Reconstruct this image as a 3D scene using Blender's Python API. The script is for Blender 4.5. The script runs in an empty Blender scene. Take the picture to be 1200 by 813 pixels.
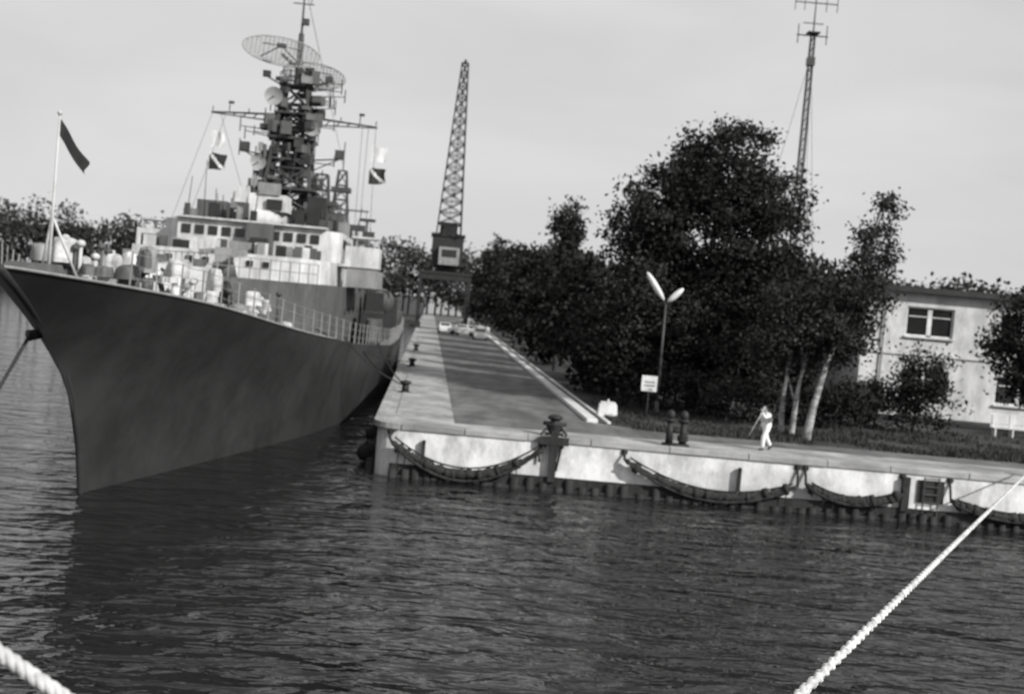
import bpy, math, random
import numpy as np
from mathutils import Vector, Matrix
random.seed(7)
scene = bpy.context.scene
COL = scene.collection
SX = -0.069   # quay / ship direction: dX per dY

# ------------------------------------------------------------ materials
def nd(nt, t, **kw):
    n = nt.nodes.new(t)
    for k, v in kw.items():
        n.inputs[k].default_value = v
    return n

def mat(name, base, rough=0.8, var=0.25, scale=1.0, stretch=(1,1,1), bump=0.0, bscale=None, metal=0.0, stain=0.0, stain_scale=(1,1,1), tint=(1,1,1), spec=0.3):
    m = bpy.data.materials.new(name); m.use_nodes = True
    nt = m.node_tree; b = nt.nodes['Principled BSDF']
    b.inputs['Roughness'].default_value = rough
    b.inputs['Metallic'].default_value = metal
    b.inputs['Specular IOR Level'].default_value = spec
    tc = nt.nodes.new('ShaderNodeTexCoord')
    mp = nt.nodes.new('ShaderNodeMapping'); mp.inputs['Scale'].default_value = stretch
    nt.links.new(tc.outputs['Object'], mp.inputs[0])
    nz = nd(nt, 'ShaderNodeTexNoise', Scale=scale, Detail=4.0, Roughness=0.65)
    nt.links.new(mp.outputs[0], nz.inputs['Vector'])
    cr = nt.nodes.new('ShaderNodeValToRGB')
    lo = base*(1-var); hi = min(0.9, base*(1+var))
    cr.color_ramp.elements[0].position = 0.3; cr.color_ramp.elements[1].position = 0.7
    cr.color_ramp.elements[0].color = (lo*tint[0], lo*tint[1], lo*tint[2], 1)
    cr.color_ramp.elements[1].color = (hi*tint[0], hi*tint[1], hi*tint[2], 1)
    nt.links.new(nz.outputs[0], cr.inputs[0])
    out = cr.outputs[0]
    if stain > 0:
        mp2 = nt.nodes.new('ShaderNodeMapping'); mp2.inputs['Scale'].default_value = stain_scale
        nt.links.new(tc.outputs['Object'], mp2.inputs[0])
        n2 = nd(nt, 'ShaderNodeTexNoise', Scale=1.0, Detail=5.0, Roughness=0.7)
        nt.links.new(mp2.outputs[0], n2.inputs['Vector'])
        c2 = nt.nodes.new('ShaderNodeValToRGB')
        c2.color_ramp.elements[0].position = 0.40; c2.color_ramp.elements[1].position = 0.60
        c2.color_ramp.elements[0].color = (1-stain,)*3+(1,)
        c2.color_ramp.elements[1].color = (1,1,1,1)
        nt.links.new(n2.outputs[0], c2.inputs[0])
        mx = nt.nodes.new('ShaderNodeMix'); mx.data_type = 'RGBA'; mx.blend_type = 'MULTIPLY'
        mx.inputs[0].default_value = 1.0
        nt.links.new(out, mx.inputs[6]); nt.links.new(c2.outputs[0], mx.inputs[7])
        out = mx.outputs[2]
    nt.links.new(out, b.inputs['Base Color'])
    if bump > 0:
        n3 = nd(nt, 'ShaderNodeTexNoise', Scale=bscale or scale*4, Detail=3.0)
        nt.links.new(tc.outputs['Object'], n3.inputs['Vector'])
        bp = nd(nt, 'ShaderNodeBump', Strength=0.6, Distance=bump)
        nt.links.new(n3.outputs[0], bp.inputs['Height'])
        nt.links.new(bp.outputs[0], b.inputs['Normal'])
    return m

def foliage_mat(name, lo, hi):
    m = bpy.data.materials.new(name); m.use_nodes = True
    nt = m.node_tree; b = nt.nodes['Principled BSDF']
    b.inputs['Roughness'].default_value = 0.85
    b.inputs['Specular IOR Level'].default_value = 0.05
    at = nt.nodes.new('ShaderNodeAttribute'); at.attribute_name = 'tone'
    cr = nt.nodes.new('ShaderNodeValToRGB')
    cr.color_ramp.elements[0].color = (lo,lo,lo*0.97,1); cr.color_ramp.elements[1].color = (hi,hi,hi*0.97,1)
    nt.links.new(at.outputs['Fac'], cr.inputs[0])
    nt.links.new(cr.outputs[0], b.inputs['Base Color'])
    return m

M = {}
M['hull'] = mat('hull_paint', 0.043, 0.55, 0.2, 0.3, bump=0.012, bscale=0.8, stain=0.35, stain_scale=(0.22,0.22,0.25), spec=0.2)
M['boot'] = mat('boot_topping', 0.025, 0.6, 0.3, 1.0)
M['deck'] = mat('deck_paint', 0.16, 0.7, 0.2, 1.0)
M['sup'] = mat('superstructure_light', 0.6, 0.55, 0.15, 0.8, stain=0.35, stain_scale=(1.2,1.2,0.3))
M['supm'] = mat('superstructure_mid', 0.28, 0.6, 0.2, 0.8, stain=0.3, stain_scale=(1.2,1.2,0.3))
M['supg'] = mat('superstructure_grey', 0.11, 0.55, 0.2, 0.8, stain=0.3, stain_scale=(1.2,1.2,0.3))
M['dark'] = mat('dark_steel', 0.025, 0.6, 0.3, 2.0)
M['mast'] = mat('mast_steel', 0.06, 0.5, 0.3, 2.0)
M['radar'] = mat('radar_mesh', 0.3, 0.5, 0.2, 2.0)
M['glass'] = mat('window_glass', 0.02, 0.12, 0.2, 1.0, spec=0.6)
M['canvas'] = mat('canvas', 0.45, 0.9, 0.5, 2.2, bump=0.05, bscale=4)
M['white'] = mat('white_paint', 0.72, 0.6, 0.1, 2.0, stain=0.25, stain_scale=(2,2,1))
M['rope'] = mat('rope_fibre', 0.66, 0.9, 0.3, 9, bump=0.01, bscale=60, stain=0.35, stain_scale=(5,5,5))
M['drope'] = mat('tarred_rope', 0.03, 0.9, 0.5, 8, bump=0.02, bscale=25)
M['conc'] = mat('concrete', 0.38, 0.9, 0.25, 0.5, bump=0.01, bscale=8, stain=0.4, stain_scale=(0.5,0.5,1))
M['quayw'] = mat('quay_face_paint', 0.78, 0.85, 0.1, 1.2, stretch=(1,1,0.4), bump=0.02, bscale=5, stain=0.42, stain_scale=(0.9,0.9,0.5))
M['asph'] = mat('asphalt', 0.15, 0.9, 0.3, 0.6, bump=0.005, bscale=40, stain=0.4, stain_scale=(0.6,0.15,1))
M['pile'] = mat('timber_pile', 0.03, 0.9, 0.5, 3, stretch=(1,1,0.3), bump=0.02)
M['grass'] = mat('grass_soil', 0.06, 1.0, 0.5, 0.9, bump=0.06, bscale=5, stain=0.5, stain_scale=(0.3,0.3,1))
M['bark'] = mat('bark', 0.04, 0.9, 0.5, 4, stretch=(1,1,0.3), bump=0.03)
M['birch'] = mat('birch_bark', 0.36, 0.85, 0.5, 3.0, stretch=(1,1,2.5), bump=0.02, stain=0.6, stain_scale=(1.5,1.5,4))
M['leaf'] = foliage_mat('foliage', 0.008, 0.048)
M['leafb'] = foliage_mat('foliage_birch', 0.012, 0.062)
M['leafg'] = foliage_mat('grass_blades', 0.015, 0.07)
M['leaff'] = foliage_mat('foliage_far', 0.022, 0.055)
M['wall'] = mat('rendered_wall', 0.62, 0.9, 0.15, 1.0, bump=0.01, bscale=10, stain=0.3, stain_scale=(0.8,0.8,0.25))
M['roof'] = mat('roof_felt', 0.04, 0.9, 0.3, 2.0)
M['cloth'] = mat('white_cloth', 0.75, 0.9, 0.08, 6, bump=0.01)
M['skin'] = mat('skin', 0.3, 0.6, 0.08, 6)
M['hair'] = mat('hair', 0.03, 0.7, 0.3, 20)
M['flagd'] = mat('flag_dark', 0.03, 0.9, 0.3, 2)
M['car_l'] = mat('car_paint_light', 0.6, 0.3, 0.05, 2, spec=0.5)
M['car_d'] = mat('car_paint_grey', 0.2, 0.3, 0.05, 2, spec=0.5)
M['rubber'] = mat('rubber', 0.02, 0.9, 0.2, 5)

# ------------------------------------------------------------ mesh builder
class MB:
    def __init__(s): s.v=[]; s.f=[]; s.m=[]; s.mats=[]; s.cur=0; s.sm=[]; s.smooth=False
    def use(s, k, smooth=False):
        mm = M[k]
        if mm not in s.mats: s.mats.append(mm)
        s.cur = s.mats.index(mm); s.smooth = smooth; return s
    def add(s, vs, fs):
        o = len(s.v); s.v += [tuple(v) for v in vs]
        for f in fs: s.f.append([o+i for i in f]); s.m.append(s.cur); s.sm.append(s.smooth)
    def box(s, c, d, rz=0.0, taper=1.0, R=None):
        vs=[]
        for z in (-1,1):
            t = taper if z>0 else 1
            for x,y in ((-1,-1),(1,-1),(1,1),(-1,1)):
                p = Vector((x*d[0]/2*t, y*d[1]/2*t, z*d[2]/2))
                if R is not None: p = R @ p
                if rz: p = Matrix.Rotation(rz,3,'Z') @ p
                vs.append((c[0]+p.x, c[1]+p.y, c[2]+p.z))
        s.add(vs, [(3,2,1,0),(4,5,6,7),(0,1,5,4),(1,2,6,5),(2,3,7,6),(3,0,4,7)])
    def cyl(s, a, b, r0, r1=None, n=8, caps=True):
        if r1 is None: r1 = r0
        a=Vector(a); b=Vector(b); d=(b-a)
        if d.length<1e-6: return
        d.normalize()
        u = d.cross(Vector((0,0,1)) if abs(d.z)<0.95 else Vector((1,0,0))).normalized(); w = d.cross(u)
        vs=[]
        for p,r in ((a,r0),(b,r1)):
            for i in range(n):
                t=2*math.pi*i/n; vs.append(p+u*math.cos(t)*r+w*math.sin(t)*r)
        fs=[(i,(i+1)%n,n+(i+1)%n,n+i) for i in range(n)]
        if caps: fs += [tuple(range(n))[::-1], tuple(range(n,2*n))]
        s.add(vs,fs)
    def tube(s, pts, r, n=6):
        pts=[Vector(p) for p in pts]; rr = r if isinstance(r,(list,tuple)) else [r]*len(pts)
        vs=[]; u=None
        for i,p in enumerate(pts):
            d=(pts[min(i+1,len(pts)-1)]-pts[max(i-1,0)]).normalized()
            if u is None: u=d.cross(Vector((0,0,1)) if abs(d.z)<0.95 else Vector((1,0,0))).normalized()
            u=(u-d*u.dot(d)).normalized(); w=d.cross(u)
            for k in range(n):
                t=2*math.pi*k/n; vs.append(p+u*math.cos(t)*rr[i]+w*math.sin(t)*rr[i])
        fs=[]
        for i in range(len(pts)-1):
            for k in range(n): fs.append((i*n+k,i*n+(k+1)%n,(i+1)*n+(k+1)%n,(i+1)*n+k))
        fs += [tuple(range(n))[::-1], tuple(range((len(pts)-1)*n,len(pts)*n))]
        s.add(vs,fs)
    def prism(s, plan, z0, z1, top=1.0, topkey=None):
        n=len(plan); cx=sum(p[0] for p in plan)/n; cy=sum(p[1] for p in plan)/n
        vs=[(x,y,z0) for x,y in plan]+[(cx+(x-cx)*top,cy+(y-cy)*top,z1) for x,y in plan]
        s.add(vs,[(i,(i+1)%n,n+(i+1)%n,n+i) for i in range(n)]+[tuple(range(n))[::-1]])
        old=(s.cur,s.smooth)
        if topkey: s.use(topkey)
        s.add(vs[n:],[tuple(range(n))]); s.cur,s.smooth=old
    def ell(s, c, r, nu=12, nv=8, R=None):
        vs=[]
        for j in range(nv+1):
            ph=math.pi*j/nv
            for i in range(nu):
                t=2*math.pi*i/nu
                p=Vector((r[0]*math.sin(ph)*math.cos(t), r[1]*math.sin(ph)*math.sin(t), r[2]*math.cos(ph)))
                if R is not None: p=R@p
                vs.append((c[0]+p.x,c[1]+p.y,c[2]+p.z))
        fs=[]
        for j in range(nv):
            for i in range(nu): fs.append((j*nu+i,(j+1)*nu+i,(j+1)*nu+(i+1)%nu,j*nu+(i+1)%nu))
        s.add(vs,fs)
    def lattice(s, a, b, w0, w1, n, r, br=None):
        a=Vector(a); b=Vector(b); br=br or r*0.6
        rings=[]
        for i in range(n+1):
            t=i/n; p=a.lerp(b,t); w=(w0*(1-t)+w1*t)/2
            rings.append([p+Vector((x*w,y*w,0)) for x,y in ((-1,-1),(1,-1),(1,1),(-1,1))])
        for k in range(4): s.cyl(rings[0][k],rings[-1][k],r,r,5)
        for i in range(n):
            for k in range(4):
                k2=(k+1)%4
                s.cyl(rings[i][k],rings[i+1][k2],br,br,4)
                s.cyl(rings[i][k2],rings[i+1][k],br,br,4)
                s.cyl(rings[i+1][k],rings[i+1][k2],br,br,4)
    def build(s, name, parent=None, bevel=0.0, loc=None):
        me=bpy.data.meshes.new(name); me.from_pydata(s.v,[],s.f)
        for m_ in s.mats: me.materials.append(m_)
        me.polygons.foreach_set('material_index', s.m)
        me.polygons.foreach_set('use_smooth', s.sm)
        me.update()
        o=bpy.data.objects.new(name,me); COL.objects.link(o)
        if parent: o.parent=parent
        if loc: o.location=loc
        if bevel>0:
            bv=o.modifiers.new('bevel','BEVEL'); bv.width=bevel; bv.segments=2; bv.limit_method='ANGLE'
        return o

def empty(name, loc=(0,0,0), rz=0):
    o=bpy.data.objects.new(name,None); o.location=loc; o.rotation_euler=(0,0,rz); o.empty_display_size=0.5
    COL.objects.link(o); return o

# ------------------------------------------------------------ foliage
def np_mesh(name, V, Q, mi, tone, mats):
    me=bpy.data.meshes.new(name)
    me.vertices.add(len(V)); me.vertices.foreach_set('co', V.astype(np.float32).ravel())
    me.loops.add(len(Q)*4); me.loops.foreach_set('vertex_index', Q.astype(np.int32).ravel())
    me.polygons.add(len(Q)); me.polygons.foreach_set('loop_start', np.arange(0,len(Q)*4,4,dtype=np.int32))
    me.polygons.foreach_set('loop_total', np.full(len(Q),4,dtype=np.int32))
    me.polygons.foreach_set('material_index', mi.astype(np.int32))
    for m_ in mats: me.materials.append(m_)
    at=me.attributes.new('tone','FLOAT','POINT'); at.data.foreach_set('value', tone.astype(np.float32))
    me.update(calc_edges=True); me.validate()
    o=bpy.data.objects.new(name,me); COL.objects.link(o); return o

def leaves(centres, ctone, per, crad, size, rng):
    n=len(centres)*per
    C=np.repeat(centres,per,axis=0); T=np.repeat(ctone,per)
    off=rng.normal(0,1,(n,3))*crad*np.array([1,1,0.7])
    P=C+off
    a=rng.normal(0,1,(n,3)); a/=np.linalg.norm(a,axis=1)[:,None]
    b=rng.normal(0,1,(n,3)); b-=a*(a*b).sum(1)[:,None]; b/=np.linalg.norm(b,axis=1)[:,None]
    sz=size*rng.uniform(0.6,1.4,(n,1))
    V=np.stack([P-a*sz*0.5, P+b*sz*0.3, P+a*sz*0.5, P-b*sz*0.3],axis=1).reshape(-1,3)
    Q=np.arange(n*4).reshape(-1,4)
    tone=np.clip(T+rng.normal(0,0.08,n),0,1)
    return V,Q,np.repeat(tone,4)

def quad_tube(pts, rr, n=6):
    vs=[]; pts=[Vector(p) for p in pts]; u=None
    for i,p in enumerate(pts):
        d=(pts[min(i+1,len(pts)-1)]-pts[max(i-1,0)]).normalized()
        if u is None: u=d.cross(Vector((0.3,1,0.1))).normalized()
        u=(u-d*u.dot(d)).normalized(); w=d.cross(u)
        for k in range(n):
            t=2*math.pi*k/n; vs.append(p+u*math.cos(t)*rr[i]+w*math.sin(t)*rr[i])
    fs=[(i*n+k,i*n+(k+1)%n,(i+1)*n+(k+1)%n,(i+1)*n+k) for i in range(len(pts)-1) for k in range(n)]
    return np.array([tuple(v) for v in vs]), np.array(fs)

def tree(name, x, y, lobes, seed, trunks, tr=0.25, nclump=300, per=60, crad=0.45, size=0.26, leaf='leaf', bark='bark', nl=12, z0=2.0):
    """lobes: (dx,dy,z,rx,ry,rz) z in world metres; trunks: list of point lists relative to x,y"""
    rng=np.random.default_rng(seed)
    L=np.array(lobes,float); vol=(L[:,3]*L[:,4]*L[:,5])**0.8
    idx=rng.choice(len(L),nclump,p=vol/vol.sum())
    d=rng.normal(0,1,(nclump,3)); d/=np.linalg.norm(d,axis=1)[:,None]
    r=rng.uniform(0.15,1.08,(nclump,1))**0.5
    C=L[idx,:3]+d*r*L[idx,3:]
    C[:,2]=np.maximum(C[:,2],z0+0.3)
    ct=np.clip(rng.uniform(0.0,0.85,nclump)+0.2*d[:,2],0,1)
    V,Q,T=leaves(C,ct,per,crad,size,rng)
    Vs=[V];Qs=[Q];Ts=[T];Ms=[np.zeros(len(Q))]
    o=len(V)
    tubes=[]
    for tp in trunks:
        n=len(tp); tubes.append((tp,[tr*(1-0.75*i/(n-1)) for i in range(n)]))
    for k in range(nl):
        c=C[rng.integers(nclump)]; tp=trunks[k%len(trunks)]
        f=rng.uniform(0.35,0.95)*(len(tp)-1); i=int(f); s=Vector(tp[i]).lerp(Vector(tp[min(i+1,len(tp)-1)]),f-i)
        if c[2]<s.z: continue
        m_=s.lerp(Vector(c),0.5)+Vector((0,0,0.3))
        tubes.append(([s,m_,Vector(c)],[tr*0.4,tr*0.22,tr*0.08]))
    for tp,rr in tubes:
        v,q=quad_tube(tp,rr,6)
        Vs.append(v);Qs.append(q+o);Ts.append(np.full(len(v),0.5));Ms.append(np.ones(len(q)));o+=len(v)
    V=np.concatenate(Vs);V[:,0]+=x;V[:,1]+=y
    return np_mesh(name,V,np.concatenate(Qs),np.concatenate(Ms),np.concatenate(Ts),[M[leaf],M[bark]])

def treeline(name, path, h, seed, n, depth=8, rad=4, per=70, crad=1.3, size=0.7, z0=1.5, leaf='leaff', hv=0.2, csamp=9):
    rng=np.random.default_rng(seed); P=np.array(path,float)
    seg=np.linalg.norm(np.diff(P,axis=0),axis=1); cum=np.concatenate([[0],np.cumsum(seg)])
    C=[];CT=[]; tv=[];tq=[];o=0
    for i in range(n):
        t=(i+rng.uniform(0,1))/n*cum[-1]
        px=np.interp(t,cum,P[:,0]); py=np.interp(t,cum,P[:,1])+rng.uniform(0,depth)
        hh=h*rng.uniform(1-hv,1+hv*0.6); rr=rad*rng.uniform(0.7,1.2)
        for k in range(csamp):
            d=rng.normal(0,1,3); d/=np.linalg.norm(d)
            zc=z0+hh*0.55; c=np.array([px,py,zc])+d*np.array([rr,rr,hh*0.42])*rng.uniform(0.5,1)
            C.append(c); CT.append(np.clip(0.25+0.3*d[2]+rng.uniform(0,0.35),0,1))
        v,q=quad_tube([(px,py,z0-0.2),(px+0.2,py,z0+hh*0.5),(px,py,z0+hh*0.85)],[rad*0.06,rad*0.04,0.05],5)
        tv.append(v);tq.append(q+o);o+=len(v)
    V,Q,T=leaves(np.array(C),np.array(CT),per,crad,size,rng)
    q2=np.concatenate(tq)+len(V); v2=np.concatenate(tv)
    return np_mesh(name,np.concatenate([V,v2]),np.concatenate([Q,q2]),np.concatenate([np.zeros(len(Q)),np.ones(len(q2))]),np.concatenate([T,np.full(len(v2),.5)]),[M[leaf],M['bark']])

# ------------------------------------------------------------ water
wm=bpy.data.materials.new('water_surface'); wm.use_nodes=True; nt=wm.node_tree; b=nt.nodes['Principled BSDF']
b.inputs['Base Color'].default_value=(0.012,0.012,0.012,1); b.inputs['Roughness'].default_value=0.06; b.inputs['IOR'].default_value=1.36
tc=nt.nodes.new('ShaderNodeTexCoord')
def wn(sc,st,dist,rot,prev):
    mp=nt.nodes.new('ShaderNodeMapping'); mp.inputs['Scale'].default_value=st; mp.inputs['Rotation'].default_value=(0,0,rot)
    nt.links.new(tc.outputs['Object'],mp.inputs[0])
    nz=nd(nt,'ShaderNodeTexNoise',Scale=sc,Detail=2.5,Roughness=0.5,Distortion=0.6)
    nt.links.new(mp.outputs[0],nz.inputs['Vector'])
    bp=nd(nt,'ShaderNodeBump',Strength=1.0,Distance=dist); nt.links.new(nz.outputs[0],bp.inputs['Height'])
    if prev: nt.links.new(prev.outputs[0],bp.inputs['Normal'])
    return bp
p=wn(0.4,(0.6,1,1),0.5,0.15,None); p=wn(1.25,(0.5,1,1),0.34,-0.2,p); p=wn(3.6,(0.6,1,1),0.055,0.3,p)
nt.links.new(p.outputs[0],b.inputs['Normal'])
M['water']=wm
w=MB(); w.use('water'); w.add([(-3000,-200,0),(3000,-200,0),(3000,3000,0),(-3000,3000,0)],[(0,1,2,3)]); w.build('water')

# ------------------------------------------------------------ land and quay
QX,QY=-4.9,46.8
def qx(y): return QX+SX*(y-QY)
def kx(y): return 4.3-0.0625*(y-QY)
arc=[(QX+0.9-0.9*math.cos(t),QY+0.9-0.9*math.sin(t)) for t in [i*math.pi/2/6 for i in range(7)]]
plan=arc+[(1500,QY),(1500,2600),(qx(2600),2600)]
w=MB(); w.use('quayw'); w.prism(plan,-1.5,2.0,topkey='conc'); w.build('quay_ground')
w=MB(); w.use('conc')
x=QX+1.0
rnd=random.Random(8)
while x<70:
    L=rnd.choice((2.4,3.0,3.6)); w.box((x+L/2-0.01,QY+0.12+rnd.uniform(-.015,.015),1.93+rnd.uniform(-.008,.008)),(L-0.03,0.40,0.24)); x+=L
y=QY+1.0
while y<250:
    w.box((qx(y+1.5)+0.1,y+1.5,1.93),(0.40,2.97,0.24),rz=math.atan(-SX)); y+=3
for i in range(6):
    a,b_=arc[i],arc[i+1]; w.box(((a[0]+b_[0])/2+0.03,(a[1]+b_[1])/2+0.03,1.93),(math.dist(a,b_)+0.05,0.36,0.236),rz=math.atan2(b_[1]-a[1],b_[0]-a[0]))
w.build('quay_coping',bevel=0.02)
w=MB(); w.use('pile',True)
rnd=random.Random(3); x=QX+0.8
while x<60:
    w.cyl((x,QY-0.18,-1),(x+rnd.uniform(-.03,.03),QY-0.18,0.34+rnd.uniform(-.22,.14)),0.17,0.15,8); x+=0.46+rnd.uniform(-.07,.16)
y=QY+0.8
while y<140:
    w.cyl((qx(y)-0.15,y,-1),(qx(y)-0.15,y,0.45+rnd.uniform(-.1,.08)),0.17,0.15,8); y+=0.5
w.use('pile'); w.box((27.5,QY-0.06,0.30),(63.5,0.14,0.42))
w.build('pile_row')
w=MB(); w.use('grass')
rnd=random.Random(5)
edge=[(kx(54)+0.2,54.2)]
xx=6.0
while xx<80: edge.append((xx,52.6+rnd.uniform(-.35,.35))); xx+=0.8
w.add([(a[0],a[1],2.004) for a in edge]+[(1400,52.6,2.004),(1400,2500,2.004),(kx(2500)+.2,2500,2.004)],[tuple(range(len(edge)+3))]); w.build('grass_ground')
w=MB(); w.use('asph'); w.add([(QX+2.9,QY+2.2,2.008),(5.5,QY+2.6,2.008),(9.0,50.5,2.008),(60,50.6,2.008),(60,52.4,2.008),(5.5,52.8,2.008),(kx(54)-.02,54,2.008),(kx(320)-.02,320,2.008),(qx(320)+2.9,320,2.008)],[tuple(range(9))]); w.build('road')
w=MB(); w.use('conc')
y=QY+4
while y<240:
    L=6.0; c=qx(y+L/2)+1.75; w.box((c,y+L/2,2.02),(2.1,L-0.06,0.04),rz=math.atan(-SX)); y+=L
w.build('concrete_pavement')
w=MB(); w.use('white')
y=54.5
while y<300:
    w.box((kx(y+1),y+1,2.08),(0.5,1.97,0.17),rz=0.0625); w.box((kx(y+1)+0.75,y+1,2.03),(0.16,1.97,0.1),rz=0.0625); y+=2
w.build('kerb',bevel=0.02)
w=MB(); w.use('white'); w.box((0,0,0.3),(0.95,0.7,0.6),taper=0.85); w.box((0,0,0.64),(0.7,0.5,0.08)); w.cyl((0,0,.66),(0,0,.8),.06); w.build('concrete_block',bevel=0.03,loc=(4.75,58.3,2.008))
w=MB(); w.use('grass'); w.prism([(-2500,258),(-60,262),(qx(262)-.2,262),(qx(2500)-.2,2500),(-2500,2500)],-1,1.2); w.build('far_shore_ground')

rng=np.random.default_rng(11); n=24000
gx=rng.uniform(4.5,34,n); gy=52.7+np.abs(rng.normal(0,1,n))*6
keep=(gx>kx(gy)+1.0)&((np.sin(gx*.9+1)*np.cos(gy*.8+gx*.3)+rng.normal(0,.35,n))>-.1); gx=gx[keep];gy=gy[keep]; n=len(gx)
hh=rng.uniform(0.06,0.22,n); an=rng.uniform(0,6.28,n); ww=0.04
B=np.stack([gx,gy,np.full(n,2.0)],1); D=np.stack([np.cos(an)*ww,np.sin(an)*ww,np.zeros(n)],1); U=np.stack([rng.normal(0,.05,n),rng.normal(0,.05,n),hh],1)
V=np.stack([B-D,B+D,B+U+D*.2,B+U-D*.2],1).reshape(-1,3)
np_mesh('grass',V,np.arange(n*4).reshape(-1,4),np.zeros(n),np.repeat(rng.uniform(0.2,1,n),4),[M['leafg']])

# ------------------------------------------------------------ quay fittings
def strand(w, pts, R=0.11, r=0.085, strands=3, pitch=0.7, ties=True):
    P=[Vector(p) for p in pts]
    for s_ in range(strands):
        out=[];acc=0
        for i,p in enumerate(P):
            if i: acc+=(p-P[i-1]).length
            d=(P[min(i+1,len(P)-1)]-P[max(i-1,0)]).normalized(); u=d.cross(Vector((0,0,1)) if abs(d.z)<.95 else Vector((1,0,0))).normalized(); v=d.cross(u)
            t=acc/pitch*2*math.pi+s_*2*math.pi/strands
            out.append(p+u*math.cos(t)*R+v*math.sin(t)*R)
        w.tube(out,r,6)
def catenary(a,b,sag,n=40):
    a=Vector(a);b=Vector(b)
    return [a.lerp(b,i/n)-Vector((0,0,4*sag*(i/n)*(1-i/n))) for i in range(n+1)]
rnd=random.Random(77)
for (x0,z0_,x1,z1_,sg) in ((-4.3,1.45,1.5,1.55,1.15),(4.6,1.45,11.2,1.0,0.85),(11.5,1.1,15.2,1.05,0.45),(17.0,0.95,22.5,1.1,0.5)):
    w=MB(); w.use('drope',True)
    pts=catenary((x0,QY-0.30,z0_),(x1,QY-0.30,z1_),sg,60)
    pts=[p+Vector((0,0,rnd.uniform(-.04,.04))) for p in pts]
    w.tube(pts,[.05+.14*min(1,4*(i/60)*(1-i/60)+.12)+rnd.uniform(-.04,.04) for i in range(61)],8)
    pts2=catenary((x0+.1,QY-0.42,z0_-.1),(x1-.1,QY-0.42,z1_-.05),sg*1.14,60)
    w.tube(pts2,[.06+rnd.uniform(-.02,.02) for i in range(61)],6)
    pts3=catenary((x0+.2,QY-0.36,z0_+.1),(x1-.2,QY-0.36,z1_+.1),sg*.86,60)
    w.tube(pts3,[.035]*61,5)
    k=4
    while k<58:
        a=pts[k]; d=(pts[k+1]-pts[k-1]).normalized(); w.cyl(a-d*.07,a+d*rnd.uniform(.05,.15),rnd.uniform(.17,.25),None,8)
        if rnd.random()<.4: w.cyl(a,(a.x+rnd.uniform(-.1,.1),a.y-.08,a.z-rnd.uniform(.3,.6)),.03,.015,5)
        k+=rnd.randint(3,8)
    for e in (pts[0],pts[-1]):
        w.cyl(e,(e.x,QY+0.02,1.75),0.05); w.cyl((e.x,QY-0.06,1.7),(e.x,QY+0.02,1.7),0.13)
    w.build('rope_fender')
w=MB(); w.use('dark',True)
w.cyl((0,0,0),(0,0,.62),.2,.17,14); w.ell((0,0,.66),(.3,.3,.13),14,8); w.box((0,0,.03),(.7,.7,.06)); w.cyl((-.45,0,.42),(.45,0,.42),.08)
w.use('drope',True)
for k in range(4): w.tube([(math.cos(t)*(.25+.02*k),math.sin(t)*(.25+.02*k),.18+.07*k+.02*math.sin(3*t)) for t in [i*math.pi/8 for i in range(17)]],.045)
w.tube([(-.25,-.1,.3),(-.5,-.5,.05),(-.55,-.75,-.4),(-.5,-.78,-1.0)],.05); w.tube([(.25,-.1,.25),(.45,-.5,.1),(.3,-.75,-.3),(.15,-.78,-1.3)],.05)
w.use('pile'); w.box((0,-.82,-.75),(.28,.22,1.9)); w.box((0,-.86,-.15),(1.1,.16,.3))
w.build('mooring_bollard',loc=(1.9,QY+.65,2.05))
w=MB(); w.use('dark',True)
w.box((0,0,.05),(1.0,.6,.1))
for sx in (-.26,.26):
    w.cyl((sx,0,.1),(sx,0,.95),.15,.12,14); w.cyl((sx,0,.95),(sx,0,1.05),.2,.2,14); w.ell((sx,0,1.2),(.16,.16,.2),12,8); w.cyl((sx-.18 if sx<0 else sx+.18,0,.55),(sx,0,.55),.07)
w.cyl((-.26,0,.6),(.26,0,.6),.06)
w.use('drope',True)
for k in range(3): w.tube([(.26+math.cos(t)*.18,math.sin(t)*.18,.25+.08*k) for t in [i*math.pi/6 for i in range(13)]],.04)
w.build('mooring_bitts',loc=(6.6,QY+.75,2.0),bevel=0)
for k,(bx,by) in enumerate(((20.6,QY+1.0),(0,62),(0,84),(0,108))):
    w=MB(); w.use('dark',True); w.cyl((0,0,0),(0,0,.45),.2,.16,14); w.ell((0,0,.5),(.3,.3,.12),14,8); w.cyl((0,0,0),(0,0,.05),.36,.36,14)
    w.build('bollard',loc=(bx if k==0 else qx(by)+.8,by,2.0))
w=MB(); w.use('dark'); w.box((16.3,QY-.02,1.2),(1.0,.12,.85))  # dark box on the wall face stands in for a shaded recess
w.use('mast')
for sx in (16.0,16.55): w.cyl((sx,QY-.16,-.4),(sx,QY-.16,1.75),.03)
for k in range(7): w.cyl((16.0,QY-.16,-.1+k*.3),(16.55,QY-.16,-.1+k*.3),.022)
w.build('quay_ladder')
for fx in (15.3,-3.0,9.0,24):
    w=MB(); w.use('pile'); w.box((0,0,0),(.12 if fx!=15.3 else .3,.2,1.3 if fx==15.3 else .9)); w.cyl((0,-.1,.35),(0,.15,.35),.05)
    w.build('timber_fender',loc=(fx,QY-.16,1.05),bevel=.02)

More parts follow.
